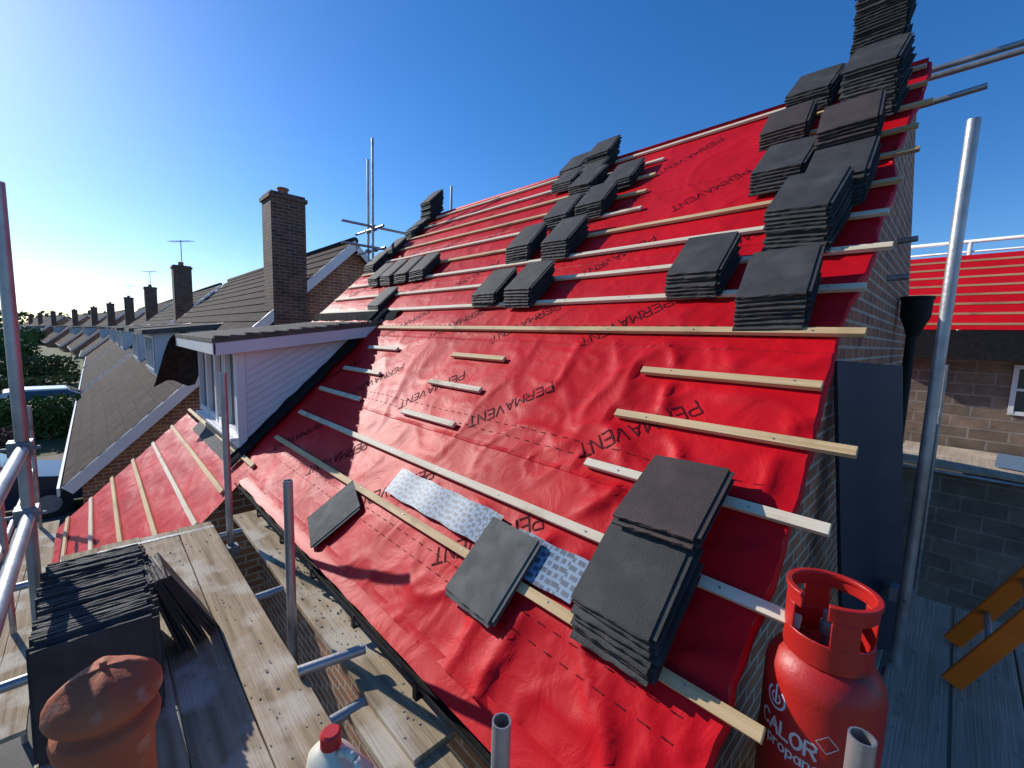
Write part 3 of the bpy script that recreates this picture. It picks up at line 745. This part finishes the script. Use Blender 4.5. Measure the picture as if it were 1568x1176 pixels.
# ---------------- ground, road
def sheet(name,x0,y0,x1,y1,z,m,n=1):
    return mesh(name,[(x0,y0,z),(x1,y0,z),(x1,y1,z),(x0,y1,z)],[(0,1,2,3)],m)
sheet('ground',-2500,-2500,2500,2500,GZ,M['grass'])
sheet('driveway',-20,-7.8,8,-.5,GZ+.008,M['paving']);sheet('garden_path',-11.2,-.5,8,16,GZ+.008,M['paving'])
sheet('road',-400,-14.5,300,-9.5,GZ+.012,M['asphalt'])
g=G();g.box((-400,-9.5,GZ),(300,-9.38,GZ+.13));g.box((-400,-14.62,GZ),(300,-14.5,GZ+.13));g.out('kerb',M['paving'])
sheet('pavement',-400,-9.38,300,-7.8,GZ+.12,M['paving'])
# ---------------- foliage
def leaves(name,boxes,n,size,m,seed=1,dens=.5):
    rnd=random.Random(seed);g=G();k=0;tries=0
    while k<n and tries<n*6:
        tries+=1
        a,b=rnd.choice(boxes);p=V([rnd.uniform(a[i],b[i]) for i in range(3)])
        c=[(a[i]+b[i])/2 for i in range(3)];hs=[(b[i]-a[i])/2 for i in range(3)]
        q=max(abs((p[i]-c[i])/hs[i]) for i in range(3))
        nz=noise.noise(p*.9/ max(size*4,.3))
        if q>.88+.35*nz:continue
        if q<.5 and rnd.random()<.6:continue
        d=V((rnd.gauss(0,1),rnd.gauss(0,1),rnd.gauss(0,1))).normalized();u=d.orthogonal().normalized();w=d.cross(u)
        s=size*rnd.uniform(.6,1.3)
        g.add([p-u*s,p-w*s*.6,p+u*s,p+w*s*.6],[(0,1,2,3)]);k+=1
    return g.out(name,m)
leaves('hedge',[((-24.6,-7,GZ),(-22.8,-.5,GZ+1.5))],16000,.08,M['leaf'],1)
leaves('hedge',[((-45,-12,GZ),(-42.5,-.8,GZ+2.0))],7000,.15,M['leafy'],2)
leaves('hedge',[((-36,-10,GZ),(-34.5,-1.0,GZ+1.3))],6000,.12,M['leafy'],5)
leaves('flowering_shrub',[((-20.5,-2.4,GZ),(-19.3,-1.6,GZ+1.0))],2500,.05,M['twig'],3)
bx=[]
rr=random.Random(5)
for i in range(150):
    a=math.radians(90+180*i/150);d_=rr.uniform(260,330);x=d_*math.cos(a);y=d_*math.sin(a);h=rr.uniform(6,11);w=rr.uniform(5,10)
    bx.append(((x-w,y-w,GZ-1),(x+w,y+w,GZ+h)))
leaves('tree_line',bx,18000,1.2,M['leafy'],9)
bx=[]
for i in range(34):
    x=rr.uniform(-130,-50);y=rr.uniform(-14,-4)-.03*abs(x);w=rr.uniform(1.2,2.6);bx.append(((x-w,y-w,GZ),(x+w,y+w,GZ+rr.uniform(1.5,3.6))))
leaves('garden_shrubs',bx,14000,.26,M['leaf'],12)
# ---------------- cars
def car(name,loc,rot,body):
    e=empty(name,loc);e.rotation_euler=(0,0,rot)
    prof=[(-2.1,.35),(-2.15,.8),(-2.0,1.0),(-1.5,1.38),(-.9,1.46),(.3,1.45),(1.15,.98),(2.0,.82),(2.15,.6),(2.12,.33)]
    vs=[];hw=.86;n=len(prof)
    for k,(yy,sc_) in enumerate(((-hw,1),(-hw*.97,1),(hw*.97,1),(hw,1))):
        for x,z in prof:
            inn=.16*max(0,(z-.95))/.5
            yv=math.copysign(abs(yy)-inn,yy);vs.append(V((x*(1 if k in(1,2) else .985),yv,z if k in (1,2) else z*.985+.01)))
    fs=[tuple(reversed(range(n))),tuple(range(3*n,4*n))]
    for k in range(3):
        for i in range(n):
            j=(i+1)%n;fs.append((k*n+i,k*n+j,(k+1)*n+j,(k+1)*n+i))
    mesh('body',vs,fs,body,e,bevel=.03)
    g=G()
    for s in (-1,1):
        y0=s*(hw-.015);y1=s*(hw-.125)
        g.add([V((-1.55,y0+s*.01,1.0)),V((1.0,y0+s*.01,1.0)),V((.28,y1+s*.0,1.38)),V((-1.3,y1,1.38))],[(0,1,2,3)])
    g.add([V((.40,-.66,1.43)),V((.40,.66,1.43)),V((1.13,.78,1.01)),V((1.13,-.78,1.01))],[(0,1,2,3)])
    g.add([V((-1.55,-.66,1.37)),V((-1.55,.66,1.37)),V((-1.98,.76,1.04)),V((-1.98,-.76,1.04))],[(0,1,2,3)])
    for v in g.v:v.z+=.012
    g.out('windows',M['glass'],e)
    g=G()
    for x in (-1.35,1.35):
        for s in (-1,1):g.tube((x,s*.70,.33),(x,s*.88,.33),.33,seg=24,hollow=False)
    g.out('wheels',M['rubber'],e)
    g=G()
    for x in (-1.35,1.35):
        for s in (-1,1):g.tube((x,s*.86,.33),(x,s*.89,.33),.2,seg=16,hollow=False)
    g.out('hubs',M['steel'],e)
car('parked_car',(-14.2,-2.3,GZ),math.radians(95),M['carb'])
car('parked_car',(-27.6,-1.3,GZ),math.radians(95),M['carw'])
for (x,y,z) in ((-27.5,3.4,3.2),(-43.8,3.4,3.1),(-60,3,3)):
    g=G();g.tube((x,y,z-1),(x,y,z+1.1),.02,hollow=False);g.tube((x-.6,y-.4,z+1.05),(x+.6,y+.4,z+1.05),.012,hollow=False)
    for k in range(7):
        q=-.5+k*.17;g.tube((x+q-.12,y+q*.66+.18,z+1.05),(x+q+.12,y+q*.66-.18,z+1.05),.008,hollow=False)
    g.out('tv_aerial',M['steel'])
# ---------------- light
el=math.radians(27);Sx,Sy=-.970,-.243
S_=V((Sx*math.cos(el),Sy*math.cos(el),math.sin(el)))
sun=bpy.data.lights.new('sun','SUN');sun.energy=5.0;sun.angle=math.radians(.5);sun.color=(1,.95,.87)
so=bpy.data.objects.new('sun',sun);link(so);so.rotation_euler=S_.to_track_quat('Z','Y').to_euler()
w=bpy.data.worlds.new('World');scene.world=w;w.use_nodes=True;nt=w.node_tree
sk=nt.nodes.new('ShaderNodeTexSky');sk.sky_type='NISHITA';sk.sun_disc=False;sk.sun_elevation=el;sk.sun_rotation=math.atan2(Sx,Sy)
sk.air_density=1.0;sk.dust_density=.3;sk.ozone_density=3.8
hs=nt.nodes.new('ShaderNodeHueSaturation');hs.inputs['Saturation'].default_value=1.2
tint=nt.nodes.new('ShaderNodeMixRGB');tint.blend_type='MULTIPLY';tint.inputs['Fac'].default_value=1;tint.inputs['Color2'].default_value=(.90,.97,1.14,1)
nt.links.new(sk.outputs[0],tint.inputs['Color1']);nt.links.new(tint.outputs[0],hs.inputs['Color'])
nt.links.new(hs.outputs[0],nt.nodes['Background'].inputs['Color']);nt.nodes['Background'].inputs['Strength'].default_value=.14
scene.view_settings.view_transform='Standard';scene.view_settings.look='None';scene.view_settings.exposure=0
# ---------------- camera
cam=bpy.data.cameras.new('camera');co=bpy.data.objects.new('camera',cam);link(co)
back=V((.7128,-.6930,.1084)).normalized();up=V((-.0983,.0537,.9937));up=(up-back*up.dot(back)).normalized();rt=up.cross(back)
m=Matrix((rt,up,back)).transposed().to_4x4();co.matrix_world=m
cam.sensor_width=36;cam.sensor_fit='HORIZONTAL';cam.lens=660/1568*36;cam.clip_start=.05;cam.clip_end=5000
scene.camera=co
